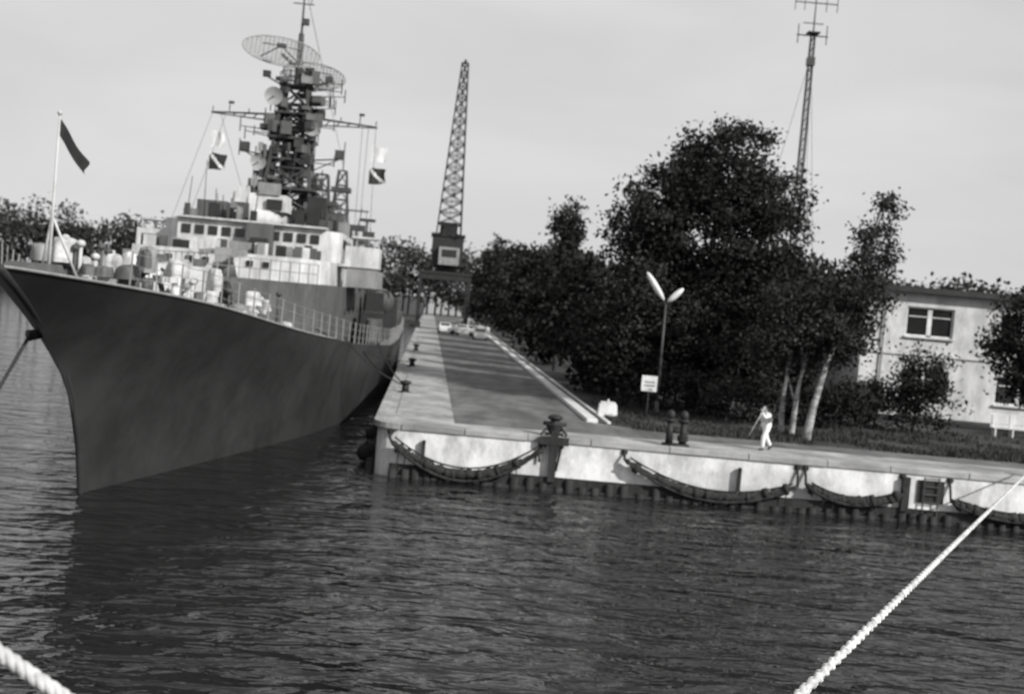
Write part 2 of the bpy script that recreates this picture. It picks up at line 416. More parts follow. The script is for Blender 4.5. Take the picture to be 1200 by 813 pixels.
# ------------------------------------------------------------ warship
ship=empty('warship',(-12.25,29.6,0),math.atan(-SX))
LEN=128.0
def itp(x,xs,ys): return float(np.interp(x,xs,ys))
def smooth(xs,ys):
    X=np.linspace(xs[0],xs[-1],600); Y=np.interp(X,xs,ys); k=np.ones(25)/25
    Yp=np.convolve(np.pad(Y,12,mode='reflect',reflect_type='odd'),k,'valid'); Yp[0]=ys[0]
    return lambda q: float(np.interp(q,X,Yp))
deckB=smooth([0,3,10,20,32,50,70,100,128],[0,1.4,3.1,5.1,6.7,7.9,8.0,7.7,6.2])
wlB=smooth([0,10,20,30,50,70,100,128],[0,2.5,4.9,6.5,7.7,7.8,7.3,5.0])
deckZ=smooth([0,10,20,32,50,70,128],[6.75,6.1,5.05,4.2,3.5,3.3,3.3])
def stem(z): return itp(z,[-1,0,1.5,3,4,4.9,5.8,6.75],[8.5,8.2,7.6,6.6,5.5,4.0,2.1,-.3])
us=[0,.15,.4,.8,1.4,2.2]+[3+i*1.5 for i in range(34)]+[56+i*6 for i in range(13)]
us=[u for u in us if u<LEN]+[LEN]
qs=[0,.13,.16,.24,.32,.4,.48,.56,.64,.72,.79,.86,.93,1.0]
w=MB(); w.use('hull',True); grid=[]
for u in us:
    col=[]
    for q in qs:
        z=-1+q*(deckZ(0)+1); s0=stem(z); s_=s0+u*(1-s0/LEN); zz=-1+q*(deckZ(s_)+1)
        f=max(0,zz/deckZ(s_))**1.8; hb=deckB(u)*f+wlB(u)*(1-f)
        col.append((hb,s_,zz))
    grid.append(col)
n=len(us);m_=len(qs)
for side in (1,-1):
    vs=[(p[0]*side,p[1],p[2]) for col in grid for p in col]
    for j in range(m_-1):
        w.use('boot' if j<1 else 'hull',True)
        fs=[]
        for i in range(n-1):
            f=(i*m_+j,i*m_+j+1,(i+1)*m_+j+1,(i+1)*m_+j); fs.append(f[::-1] if side==1 else f)
        if j==0: base=len(w.v); w.add(vs,fs)
        else:
            for f in fs: w.f.append([base+k for k in f]); w.m.append(w.cur); w.sm.append(True)
w.use('hull'); col=grid[-1]; w.add([(p[0],p[1],p[2]) for p in col]+[(-p[0],p[1],p[2]) for p in col[::-1]],[tuple(range(2*m_))])
hull=w.build('hull',ship)
w=MB(); w.use('deck')
vs=[];fs=[]
for i,col in enumerate(grid):
    p=col[-1]; vs+=[(p[0],p[1],p[2]-.02),(-p[0],p[1],p[2]-.02)]
    if i: fs.append((2*i-2,2*i,2*i+1,2*i-1))
w.add(vs,fs); w.build('main_deck',ship)
w=MB(); w.use('supm',True)
for sd in (1,-1): w.tube([(sd*c[-1][0],c[-1][1],c[-1][2]+.02) for c in grid if c[-1][1]<28],.045,6)
w.build('gunwale_strip',ship)
w=MB(); w.use('hull',True); w.tube([(0,stem(z)-.03,z) for z in np.linspace(-1,6.75,20)],.1,8); w.build('stem_bar',ship)
w=MB(); w.use('supm'); rnd=random.Random(2)
for sd in (1,-1):
    s_=5; prev=None
    while s_<LEN-2:
        p=Vector((sd*(deckB(s_)-.12),s_,deckZ(s_))); w.cyl(p,p+Vector((rnd.uniform(-.03,.03),rnd.uniform(-.04,.04),1.05)),.03,.024,5)
        if prev:
            for h in (.35,.7,1.03):
                md=prev.lerp(p,.5)+Vector((0,0,h-.04)); w.tube([prev+Vector((0,0,h)),md,p+Vector((0,0,h))],.010,4)
        prev=p; s_+=1.6
w.build('guard_rails',ship)
w=MB(); w.use('sup',True)
b0=Vector((0,3.4,6.5)); w.cyl(b0,b0+Vector((0,0,4.4)),.05,.03,8); w.cyl(b0+Vector((.55,.9,0)),b0+Vector((0,0,1.7)),.035); w.cyl(b0+Vector((-.5,.9,0)),b0+Vector((0,0,1.7)),.035)
w.ell(b0+Vector((0,0,4.43)),(.07,.07,.07)); w.use('supg'); w.box((0,2.2,6.75),(1.2,1.8,.35),taper=.8)
w.build('jackstaff',ship)
def flag(name,org,dx,drop,hh,parent,keyf,nx=14,nz=8,ph=0):
    w=MB(); vs=[]
    for i in range(nx+1):
        t=i/nx
        for j in range(nz+1):
            k=j/nz
            vs.append((org[0]+dx*t+.06*math.sin(5*k+ph)*t, org[1]+.14*math.sin(t*7+ph+k)*t, org[2]-drop*t-hh*k*(1-.15*t)+.05*math.sin(6*t+ph)*t))
    for i in range(nx):
        for j in range(nz):
            w.use(keyf(i/nx,j/nz),True)
            a=i*(nz+1)+j
            if not w.v: w.v=[tuple(v) for v in vs]
            w.f.append([a,a+1,a+nz+2,a+nz+1]); w.m.append(w.cur); w.sm.append(True)
    return w.build(name,parent)
flag('naval_jack',(0.02,3.4,10.8),.75,1.1,.45,ship,lambda a,b: 'flagd',ph=1)
def dz(s_): return deckZ(s_)
w=MB(); w.use('supg',True)
for sx in (-.9,.9):
    w.cyl((sx,8.5,dz(8.5)),(sx,8.5,dz(8.5)+.7),.35,.28,14); w.cyl((sx,8.5,dz(8.5)+.7),(sx,8.5,dz(8.5)+.85),.42,.42,14)
for (x,s_) in ((-1.7,7.5),(1.7,7.5),(-2.4,12),(2.4,12),(3.6,19),(-3.6,19)):
    for o in (-.25,.25): w.cyl((x,s_+o,dz(s_)),(x,s_+o,dz(s_)+.5),.12,.12,10)
    w.box((x,s_,dz(s_)+.03),(.4,.9,.06))
w.build('capstans_and_bitts',ship)
def cover(w,c,d,seed,rz=0):
    r_=random.Random(seed); vs=[]
    ph=[r_.uniform(0,6) for _ in range(4)]
    for j in range(5):
        k=j/4; sh=[1.08,1.0,.93,.8,.0][j]
        for i in range(16):
            t=2*math.pi*i/16; ct,st=math.cos(t),math.sin(t)
            e=1/max(abs(ct),abs(st))**.75
            f=sh*e*(1+.12*math.sin(3*t+ph[0]+k*3)+.08*math.sin(7*t+ph[1]))
            x=d[0]/2*ct*f; y=d[1]/2*st*f; z=d[2]*([0,.4,.75,.95,1.0][j]+.08*math.sin(5*t+ph[2])*(j>0))
            p=Matrix.Rotation(rz,3,'Z')@Vector((x,y,z)); vs.append((c[0]+p.x,c[1]+p.y,c[2]+p.z))
    fs=[(j*16+i,j*16+(i+1)%16,(j+1)*16+(i+1)%16,(j+1)*16+i) for j in range(4) for i in range(16)]
    w.add(vs,fs)
w=MB(); rnd=random.Random(23)
for k in range(120):
    s_=rnd.uniform(7.5,27); x=rnd.uniform(-1,.85)*max(.3,deckB(s_)-.7)
    w.use(rnd.choice(('canvas','sup','supm','supg','canvas','dark')), True)
    cover(w,(x,s_,dz(s_)-.02+rnd.choice((0,0,.45,.8))),(rnd.uniform(.2,.7),rnd.uniform(.25,.9),rnd.uniform(.3,.8)),k,rnd.uniform(0,3))
for k in range(14):
    s_=rnd.uniform(9,25); x=rnd.uniform(-1,.7)*(deckB(s_)-1.2); w.use('mast',True)
    h=rnd.uniform(.45,.8); w.cyl((x-.3,s_,dz(s_)+h),(x+.3,s_,dz(s_)+h),.16,.16,10); w.use(rnd.choice(('sup','supm')),True)
    for o in (-.32,.32): w.cyl((x+o-.02,s_,dz(s_)+h),(x+o+.02,s_,dz(s_)+h),.32,.32,14); w.box((x+o,s_,dz(s_)+h/2),(.05,.25,h))
for k in range(40):
    s_=rnd.uniform(8,27); x=rnd.uniform(-1,.9)*(deckB(s_)-.6); w.use(rnd.choice(('sup','supm','mast')),True)
    h=rnd.uniform(.7,1.7); w.cyl((x,s_,dz(s_)),(x,s_,dz(s_)+h),.06,.06,8); w.ell((x,s_,dz(s_)+h),(.14,.18,.12),10,6)
w.build('forecastle_gear',ship)
def gun(s_,z,name,sc=1.0):
    w=MB(); w.use('supm',True); w.cyl((0,s_,z),(0,s_,z+.4),1.7*sc,1.7*sc,24)
    w.use('sup')
    prof=[(-1.6,.4),(-1.9,1.1),(-1.0,2.2),(1.3,2.3),(1.7,1.6),(1.7,.4)]
    vs=[(-1.45*sc*(.8 if pz>1.5 else 1),s_+py*sc,z+pz*sc) for py,pz in prof]+[(1.45*sc*(.8 if pz>1.5 else 1),s_+py*sc,z+pz*sc) for py,pz in prof]; k=len(prof)
    w.add(vs,[tuple(range(k)),tuple(range(k,2*k))[::-1]]+[(i,k+i,k+(i+1)%k,(i+1)%k) for i in range(k)])
    w.use('mast',True)
    for x in (-.35,.35): w.cyl((x*sc,s_-1.3*sc,z+1.4*sc),(x*sc,s_-4.4*sc,z+2.0*sc),.11*sc,.06*sc,10)
    w.box((0,s_-1.55*sc,z+1.35*sc),(1.3*sc,.5*sc,.8*sc)); w.use('supg'); w.box((.9*sc,s_-.2,z+2.35*sc),(.4,.5,.35)); w.box((-.8*sc,s_+.4,z+2.45*sc),(.5,.6,.3))
    w.build(name,ship)
gun(20,dz(20),'gun_mount')
w=MB(); w.use('supg')
P1=[(0,26),(4.6,33.0),(5.4,37),(5.4,60),(5.8,100),(-5.8,100),(-5.4,60),(-5.4,37),(-4.6,33.0)]
w.prism(P1,3.0,7.0,topkey='deck')
w.build('deckhouse_lower',ship,bevel=.05)
w=MB(); w.use('dark',True)
for s_ in (40,44,48,52,56):
    for sd in (1,-1): w.cyl((sd*5.3,s_,5.6),(sd*5.46,s_,5.6),.18,.18,12)
w.use('supm')
for k in range(12):
    t=k/11
    for sd in (1,-1): w.cyl((sd*4.4*t,26.3+6.7*t,7.0),(sd*4.4*t,26.3+6.7*t,8.0),.03,.03,5)
for sd in (1,-1):
    for h in (.5,.98): w.cyl((0,26.3,7+h),(sd*4.4,33,7+h),.02,.02,4)
    w.box((sd*6.2,44,7.1),(1.8,8,.12)); w.box((sd*7.06,44,7.6),(.06,8,.9)); w.box((sd*6.2,40.03,7.6),(1.7,.06,.9))
w.build('portholes_and_wings',ship)
w=MB(); w.use('supg',True); w.cyl((0,31,7.0),(0,31,7.7),.7,.5,16); w.use('supm'); w.box((0,31,8.0),(.8,.8,.8))
for x in (-.75,.75):
    w.box((x,30.8,8.15),(.22,3.8,.26),R=Matrix.Rotation(.05,3,'X'))
w.build('missile_launcher',ship)
w=MB(); w.use('sup')
w.prism([(-5.6,35.8),(3.2,35.8),(4.6,38.0),(4.6,62),(-6.0,62),(-6.0,38.0)],7.0,8.3,topkey='deck')
w.prism([(-5.4,42.5),(-4.4,41.0),(3.6,41.0),(4.8,42.5),(4.8,52),(-5.4,52)],8.3,10.1,topkey='deck')
w.box((0,44.2,8.25),(14.0,3.4,.14))
for sd in (1,-1):
    w.box((sd*6.0,42.55,8.85),(2.0,.08,1.1)); w.box((sd*6.96,44.2,8.85),(.08,3.3,1.1)); w.box((sd*6.1,43.6,9.95),(1.6,1.8,.12)); w.cyl((sd*6.7,42.9,9.4),(sd*6.7,42.9,9.9),.04); w.cyl((sd*5.6,42.9,9.4),(sd*5.6,42.9,9.9),.04)
w.box((-.3,41.3,10.2),(8.6,1.3,.12))
w.use('supg'); w.box((.3,40.6,9.1),(1.5,.9,2.1)); w.box((-1.8,40.8,8.7),(.5,.5,.8)); w.box((2.8,40.7,8.65),(.7,.6,.6)); w.use('dark'); w.box((.4,39.6,8.8),(.9,.8,1.0)); w.box((-3.6,38.6,8.55),(.9,.6,.5)); w.box((1.9,37.6,8.6),(.5,.7,.6)); w.box((3.2,39.2,8.7),(.4,.4,.8))
rnd=random.Random(12)
for k in range(26):
    w.use(rnd.choice(('supm','supg','dark','sup'))); w.box((rnd.uniform(-5.4,3.8),rnd.uniform(36.2,40.4),8.3+.3),(rnd.uniform(.2,.8),rnd.uniform(.2,.7),rnd.uniform(.5,.8)))
w.build('bridge',ship,bevel=.03)
w=MB(); w.use('glass')
for i in range(5): w.box((-3.9+i*.75,40.97,9.55),(.5,.1,.5))
for i in range(4): w.box((1.1+i*.75,40.97,9.55),(.5,.1,.5))
for sd,xx in ((1,4.8),(-1,-5.4)):
    for s_ in (43.3,44.3,45.3,47,49): w.box((xx,s_,9.5),(.1,.6,.5))
for i in range(7): w.box((-4.9+i*1.05+(.2 if i%3 else 0),35.76,7.8),(.34,.1,.3))
w.build('bridge_windows',ship)
w=MB(); w.use('sup',True)
w.cyl((-.4,45.5,10.1),(-.4,45.5,11.1),1.6,1.5,20); w.use('sup'); w.box((-.4,45.5,11.6),(3.4,2.4,1.0),taper=.92); w.box((-1.4,44.1,11.9),(.8,.6,.9)); w.use('dark'); w.box((.5,44.2,11.5),(.9,.3,.6)); w.use('supm'); w.box((.1,44.5,12.4),(1.3,.5,.7)); w.cyl((-.9,45,12),(-.9,45,13.3),.06)
w.use('supg'); w.box((-3.8,49,10.9),(1.8,2.5,1.5)); w.box((3.2,49,10.8),(2.2,2.5,1.3)); w.use('dark'); w.box((2.1,43.6,10.7),(.5,.5,1.2)); w.box((-2.9,43.6,10.7),(.6,.5,1.1)); w.box((4.0,44.6,10.5),(.5,1.2,.8)); w.box((2.9,45.6,11.4),(1.1,1.0,1.7))
w.use('supm'); w.box((4.4,47.5,10.5),(.8,.8,.9)); w.box((-4.6,45.5,10.5),(.7,.9,.8))
rnd=random.Random(15)
for k in range(34):
    w.use(rnd.choice(('supm','supg','dark','mast'))); x=rnd.uniform(-5,4.5); s_=rnd.uniform(42,51); h=rnd.uniform(.4,1.3); w.box((x,s_,10.1+h/2),(rnd.uniform(.15,.6),rnd.uniform(.2,.6),h))
    if k%2: w.cyl((x,s_,10.1),(x+rnd.uniform(-.2,.2),s_,10.1+h+rnd.uniform(.3,1.6)),.04,.025,4)
w.build('fire_control_director',ship)
w=MB(); rnd=random.Random(4)
for k in range(90):
    w.use(rnd.choice(('supg','supg','dark','supm')))
    s_=rnd.uniform(44,99); x=rnd.choice((-1,1))*rnd.uniform(1.5,6.9); zb=7.0 if abs(x)<5.4 else dz(s_); hgt=rnd.uniform(.8,2.2)
    if s_<53 and abs(x)<5: continue
    w.box((x,s_,zb+hgt/2),(rnd.uniform(.4,1.4),rnd.uniform(.6,2.4),hgt),rz=rnd.uniform(-.1,.1),taper=rnd.uniform(.7,1))
w.use('mast')
for k in range(30):
    s_=rnd.uniform(40,98); x=rnd.uniform(-5.5,5.5); w.cyl((x,s_,8),(x+rnd.uniform(-.6,.6),s_,rnd.uniform(11.5,16)),.035,.02,4)
for k in range(16):
    s_=rnd.uniform(60,96); x=rnd.uniform(-4.5,5); z=rnd.uniform(10,13.5); w.cyl((x,s_,7),(x,s_,z),.08); w.box((x,s_,z),(rnd.uniform(.6,1.6),.5,rnd.uniform(.2,.7)))
for sd in (1,-1):
    w.use('supg',True); w.ell((sd*6.5,62,6.2),(1.0,3.6,.95),14,10); w.use('dark'); w.box((sd*6.5,62,6.75),(1.5,5.0,.5),taper=.85)
    for s_ in (60,64.5): w.tube([(sd*5.3,s_,3.4),(sd*5.6,s_,7.2),(sd*6.6,s_,8.0),(sd*7.2,s_,7.4)],.09,6)
    w.use('dark'); w.box((sd*6.6,50,4.6),(1.4,4.5,1.9),taper=.9); w.box((sd*6.4,55.4,5.2),(1.3,2.6,3.2),taper=.85); w.box((sd*6.7,72,4.9),(1.6,7,3.0),taper=.9)
    w.use('supg'); w.box((sd*6.9,46,4.5),(.9,1.4,1.4)); w.cyl((sd*6.8,43.4,4.0),(sd*6.8,43.4,5.2),.3,.3,12)
w.build('deck_fittings',ship)
w=MB(); w.use('mast'); ms=55
w.lattice((0,ms,7.6),(0,ms,20.2),4.2,1.5,9,.14,.07)
w.lattice((0.1,ms+.2,10),(0,ms,19),1.7,1.0,8,.1,.055)
for z,r in ((13.2,2.6),(15.2,1.9),(16.6,2.1),(18.3,1.7),(20.2,1.5)):
    w.box((0,ms,z),(r*1.5,r*1.4,.12))
    for k in range(10):
        t=k*math.pi/5; w.cyl((math.cos(t)*r*.8,ms+math.sin(t)*r*.75,z),(math.cos(t)*r*.8,ms+math.sin(t)*r*.75,z+.9),.03,.03,4)
    for h in (.5,.9): w.tube([(math.cos(t)*r*.8,ms+math.sin(t)*r*.75,z+h) for t in [i*math.pi/5 for i in range(11)]],.03,4)
for a in (-1,1):
    w.cyl((0,ms,18.3),(a*5.6,ms,18.0),.09,.06,6); w.cyl((0,ms,17.7),(a*5.6,ms,17.95),.06,.04,6)
    for k in range(1,8): w.cyl((a*.7*k,ms,17.75+.02*k),(a*.7*k+.3,ms,18.3-.03*k),.04,.04,4)
    for k,h in ((2,.5),(3.1,.35),(4.4,.6),(5.5,.3)): w.cyl((a*k,ms,18.1),(a*k,ms,18.1+h),.035,.035,4)
    w.box((a*4.4+.1,ms,18.75),(.35,.2,.16))
    w.cyl((0,ms,15.2),(a*3.2,ms,15.6),.07,.05,6); w.box((a*3.2,ms,15.9),(.6,.6,.6)); w.cyl((a*3.2,ms,15.6),(0,ms,13.9),.04)
    w.cyl((a*1.2,ms,20.3),(a*2.2,ms,20.8),.05); w.box((a*2.1,ms,20.9),(.5,.4,.4))
    w.cyl((a*5.5,ms,18),(a*6.2,46,8.9),.015,.015,4); w.cyl((a*4.6,ms,18),(a*5.2,46,8.9),.015,.015,4); w.cyl((a*5.0,ms,18),(a*4.0,70,10),.015,.015,4)
w.cyl((0,ms,20.2),(0,ms,23.8),.28,.18,10); w.cyl((0,ms,23.8),(0,ms,27.8),.09,.04,8)
w.cyl((-.7,ms,25.8),(.7,ms,25.8),.04); w.box((.2,ms,24.6),(.5,.4,.4)); w.cyl((.5,ms,25.8),(.5,ms,26.4),.03)
w.cyl((0,ms,27),(0,100,19.5),.02,.02,4)
rnd=random.Random(31)
for k in range(85):
    w.use(rnd.choice(('mast','mast','supg','supm')))
    z=rnd.uniform(10.3,20.8); rr_=3.0-(z-10)*.15
    w.box((rnd.uniform(-1,1)*rr_,ms+rnd.uniform(-1.8,.8),z),(rnd.uniform(.2,.9),rnd.uniform(.3,.8),rnd.uniform(.2,1.0)),rz=rnd.uniform(0,1.5))
w.use('mast')
for k in range(30):
    z=rnd.uniform(11,20.5); a=rnd.choice((-1,1)); l=rnd.uniform(1.4,3.6); w.cyl((a*.8,ms-.5,z),(a*l,ms-.5,z+rnd.uniform(-.1,.4)),.045,.03,5); w.cyl((a*l,ms-.5,z-.2),(a*l,ms-.5,z+rnd.uniform(.4,1.0)),.04)
w.use('radar',True)
for c,r in (((-1.3,ms-1.8,19.2),.62),((1.4,ms-1.8,17.3),.5),((-2.0,ms-1.6,14.8),.55)):
    pts=[]; nu=14
    for j in range(4):
        q=j/3
        for i in range(nu):
            t=2*math.pi*i/nu; pts.append((c[0]+r*q*math.cos(t),c[1]+.35*r*(1-q*q),c[2]+r*q*math.sin(t)))
    w.add(pts,[(j*nu+i,(j+1)*nu+i,(j+1)*nu+(i+1)%nu,j*nu+(i+1)%nu) for j in range(3) for i in range(nu)])
    w.cyl((c[0],c[1]+.3,c[2]),(c[0],c[1]-.3,c[2]),.05)
w.build('lattice_mast',ship)
def dish(name,c,hw,hh,tilt,yaw):
    w=MB(); w.use('radar'); R=Matrix.Rotation(yaw,3,'Z')@Matrix.Rotation(tilt,3,'Y')@Matrix.Rotation(-.25,3,'X')
    def P(a,b): return Vector(c)+R@Vector((a,-.18*(a/hw)**2*2-.3*(b/hh)**2,b))
    w.tube([P(hw*math.cos(t),hh*math.sin(t)) for t in [i*math.pi/16 for i in range(33)]],.05,5)
    for i in range(-8,9):
        a=hw*i/9; e=hh*math.sqrt(1-(i/9)**2); w.tube([P(a,e*k/3) for k in range(-3,4)],.026,4)
    for j in range(-5,6):
        b=hh*j/6; e=hw*math.sqrt(1-(j/6)**2); w.tube([P(e*k/5,b) for k in range(-5,6)],.026,4)
    w.use('mast'); f=Vector(c)+R@Vector((0,-1.6,-.2))
    for a in (-.5,.5): w.cyl(P(a*hw,-hh*.6),f,.04); w.cyl(P(a*hw,hh*.4),f,.03)
    w.box(tuple(f),(.6,.25,.25)); w.cyl(Vector(c)+Vector((0,.2,0)),(0,ms,21.4),.12)
    w.build(name,ship)
dish('air_search_radar',(-1.15,ms-.9,22.2),2.55,1.0,math.radians(5),0.12)
dish('air_search_radar_lower',(1.05,ms+.9,21.1),2.2,.9,math.radians(7),-0.15)
for a in (-1,1):
    x=a*5.35
    flag('signal_flag',(x,ms-.6,16.7),.95+.1*a,.12,1.1,ship,lambda p,q:'white',ph=a)
    flag('signal_flag_lower',(x,ms-.9,15.2),1.1,.1,1.15,ship,lambda p,q:('flagd' if abs(p-q)>.12 else 'white'),ph=a+2)
w=MB(); w.use('supg')
for s_ in (68,88):
    w.prism([(-2.4,s_-3),(2.4,s_-3),(3,s_),(2.4,s_+3.5),(-2.4,s_+3.5),(-3,s_)],7.0,11.6,top=.85); w.use('dark'); w.prism([(-2,s_-2.5),(2,s_-2.5),(2.4,s_),(2,s_+2.8),(-2,s_+2.8),(-2.4,s_)],11.6,12.4,top=.95); w.use('supg')
w.box((0,106,4.6),(9,10,2.8))
w.use('mast'); w.lattice((0,100,7),(0,100,19),3,.8,8,.11,.05); w.cyl((-3,100,15),(3,100,15),.08); w.box((0,100,13),(2.5,2.5,.3)); w.box((0,100,17),(2,1.5,.5)); w.cyl((0,100,19),(0,100,22),.06)
w.lattice((0,78,7),(0,78,16.5),2.6,1,7,.1,.05); w.box((0,78,14),(3,2,.4)); w.cyl((-2.5,78,15.2),(2.5,78,15.2),.07)
w.build('funnels_and_aft_mast',ship)
gun(112,dz(112),'aft_gun_mount')
w=MB(); w.use('dark',True); strand(w,[Vector((-.5,3.9,5.0)).lerp(Vector((-1.6,-1.0,-.3)),i/50) for i in range(51)],.03,.035,2,.3)
w.build('anchor_cable',ship)
w=MB(); w.use('dark',True); w.cyl((-.35,4.3,5.0),(-.62,4.05,4.93),.13,.16,12); w.build('hawse_pipe',ship)
for s_ in (20.5,27,36,46,58):
    w=MB(); w.use('rubber',True)
    yy=29.6+s_; X=qx(yy)-.35
    w.cyl((X,yy-1.0,.5),(X,yy+1.0,.5),.33,.33,14); w.ell((X,yy-1.0,.5),(.33,.3,.33)); w.ell((X,yy+1.0,.5),(.33,.3,.33))
    w.cyl((X,yy-.9,.8),(qx(yy)+.1,yy-.9,2.05),.03); w.cyl((X,yy+.9,.8),(qx(yy)+.1,yy+.9,2.05),.03)
    w.build('floating_fender')
for (sl,yb) in ((24,84),(30,62),(44,62)):
    w=MB(); w.use('drope',True)
    a=ship.matrix_basis@Vector((deckB(sl)-.3,sl,dz(sl)+.3)); b_=Vector((qx(yb)+.8,yb,2.35))
    w.tube(catenary(a,b_,.35,24),.035,6); w.build('ship_mooring_line')

# ------------------------------------------------------------ mooring ropes of the photographer's ship
rnd=random.Random(6)
w=MB(); w.use('rope',True)
a=Vector((-1.34,0.0,5.5)); b_=Vector((1.83,7,4.93)); c=Vector((20.6,47.8,2.45))
pts=[b_.lerp(c,i/420)+Vector((0,0,rnd.uniform(-.003,.003))) for i in range(421)]
pre=[a.lerp(b_,i/80) for i in range(80)]
strand(w,pre+pts,.018,.021,3,.21); w.build('mooring_rope')
w=MB(); w.use('rope',True)
P0=Vector((-1.56,4,5.70)); D=Vector((.174,0,-.1)); strand(w,[P0+D*(i*.08-14) for i in range(390)],.013,.0155,3,.115); w.build('mooring_rope')

# ------------------------------------------------------------ street lamp and sign
w=MB(); w.use('mast',True); w.cyl((0,0,0),(0,0,.8),.11,.09,12); w.cyl((0,0,.8),(0,0,5.55),.075,.05,10)
for tx,tz in ((-1.05,7.0),(.78,6.35)):
    d=Vector((tx,0,tz-5.55)); L=d.length; ang=math.atan2(d.z,d.x)
    w.use('mast',True); w.cyl((0,0,5.5),Vector((0,0,5.5))+d*.35,.04)
    w.use('white',True); R=Matrix.Rotation(-ang,3,'Y'); w.ell(Vector((0,0,5.55))+d*.55,(L*.46,.2,.15),14,8,R)
w.build('street_lamp',loc=(7.25,60,2.0))
w=MB(); w.use('mast'); w.cyl((0,0,0),(0,0,2.0),.035); w.use('white'); w.box((0,-.05,1.65),(.75,.03,.75)); w.use('mast'); w.box((0,-.068,1.72),(.5,.008,.05)); w.box((0,-.068,1.55),(.5,.008,.05))
w.build('notice_sign',loc=(6.75,59.6,2.0))

# ------------------------------------------------------------ man on the quay
def skin_obj(name, verts, edges, radii, root, matk, parent, sub=2):
    me=bpy.data.meshes.new(name); me.from_pydata(verts,edges,[]); me.materials.append(M[matk])
    o=bpy.data.objects.new(name,me); COL.objects.link(o); o.parent=parent
    sk=o.modifiers.new('skin','SKIN'); sk.use_smooth_shade=True
    for i,r in enumerate(radii):
        me.skin_vertices[0].data[i].radius=(r,r) if not isinstance(r,tuple) else r
    me.skin_vertices[0].data[root].use_root=True
    ss=o.modifiers.new('sub','SUBSURF'); ss.levels=sub; ss.render_levels=sub
    return o
man=empty('walking_man',(10.35,49,2.008),math.radians(-65))
V_=[(0,0,.95),(0,-.03,1.12),(0,-.07,1.30),(0,-.10,1.44),(0,-.13,1.53),
    (.19,-.09,1.41),(.24,-.30,1.30),(.20,-.42,1.52),
    (-.19,-.09,1.41),(-.25,.05,1.14),(-.24,-.10,.92),
    (.10,0,.90),(.11,-.20,.50),(.11,-.20,.10),
    (-.10,0,.90),(-.11,.10,.50),(-.11,.34,.16)]
E_=[(0,1),(1,2),(2,3),(3,4),(3,5),(5,6),(6,7),(3,8),(8,9),(9,10),(0,11),(11,12),(12,13),(0,14),(14,15),(15,16)]
R_=[(.20,.15),(.20,.15),(.24,.17),(.20,.14),.06,.095,.07,.05,.095,.07,.05,.13,.10,.08,.13,.10,.08]
skin_obj('clothed_body',V_,E_,R_,0,'cloth',man)
w=MB(); w.use('skin',True); hc=(0,-.17,1.64); w.ell(hc,(.078,.098,.12),14,10); w.ell((0,-.27,1.635),(.014,.025,.022)); w.ell((.08,-.16,1.64),(.012,.025,.03)); w.ell((-.08,-.16,1.64),(.012,.025,.03)); w.cyl((0,-.12,1.5),(0,-.15,1.6),.055)
w.use('hair',True); w.ell((0,-.145,1.68),(.086,.098,.10),14,10); w.ell((.03,-.262,1.66),(.012,.01,.008)); w.ell((-.03,-.262,1.66),(.012,.01,.008)); w.box((0,-.262,1.588),(.045,.012,.008))
w.build('head',man)
def hand(name,c,d,side):
    w=MB(); w.use('skin',True); d=Vector(d).normalized(); u=d.cross(Vector((0,0,1)) if abs(d.z)<.9 else Vector((1,0,0))).normalized(); v=d.cross(u); c=Vector(c)
    R=Matrix((u,d,v)).transposed(); w.ell(c+d*.045,(.04,.055,.018),10,8,R)
    for i,(o,l) in enumerate(((-.03,.065),(-.01,.08),(.01,.075),(.03,.055))):
        a=c+d*.085+u*o; m1=a+d*l*.5+v*.008; w.tube([a,m1,m1+d*l*.3+v*.03],[.010,.009,.007],6)
    w.tube([c+d*.03+u*side*.035,c+d*.06+u*side*.065,c+d*.09+u*side*.06+v*.02],[.012,.011,.008],6)
    w.build(name,man)
hand('raised_hand',(.20,-.42,1.53),(0,-.3,1),-1); hand('lowered_hand',(-.24,-.10,.91),(0,-.25,-1),1)
w=MB(); w.use('dark',True)
for x,y,z,r in ((.11,-.26,.045,0),(-.11,.33,.09,.6)):
    w.ell((x,y,z),(.05,.14,.045),12,8,Matrix.Rotation(r,3,'X'))
w.build('shoes',man)
w=MB(); w.use('rope',True); w.cyl((.2,-.30,1.75),(.16,-.95,.55),.014,.012,6); w.build('stick',man)

# ------------------------------------------------------------ bench
w=MB(); w.use('white')
for x in (-.95,0,.95):
    w.box((x,.0,.22),(.08,.45,.44)); w.box((x,.27,.7),(.08,.07,.95),R=Matrix.Rotation(-.12,3,'X'))
for k in range(4): w.box((0,-.2+k*.14,.46),(2.2,.1,.04))
for k in range(5): w.box((0,.27+k*.02,.56+k*.15),(2.2,.035,.12))
w.build('park_bench',loc=(27.6,67.5,2.0),bevel=.01)

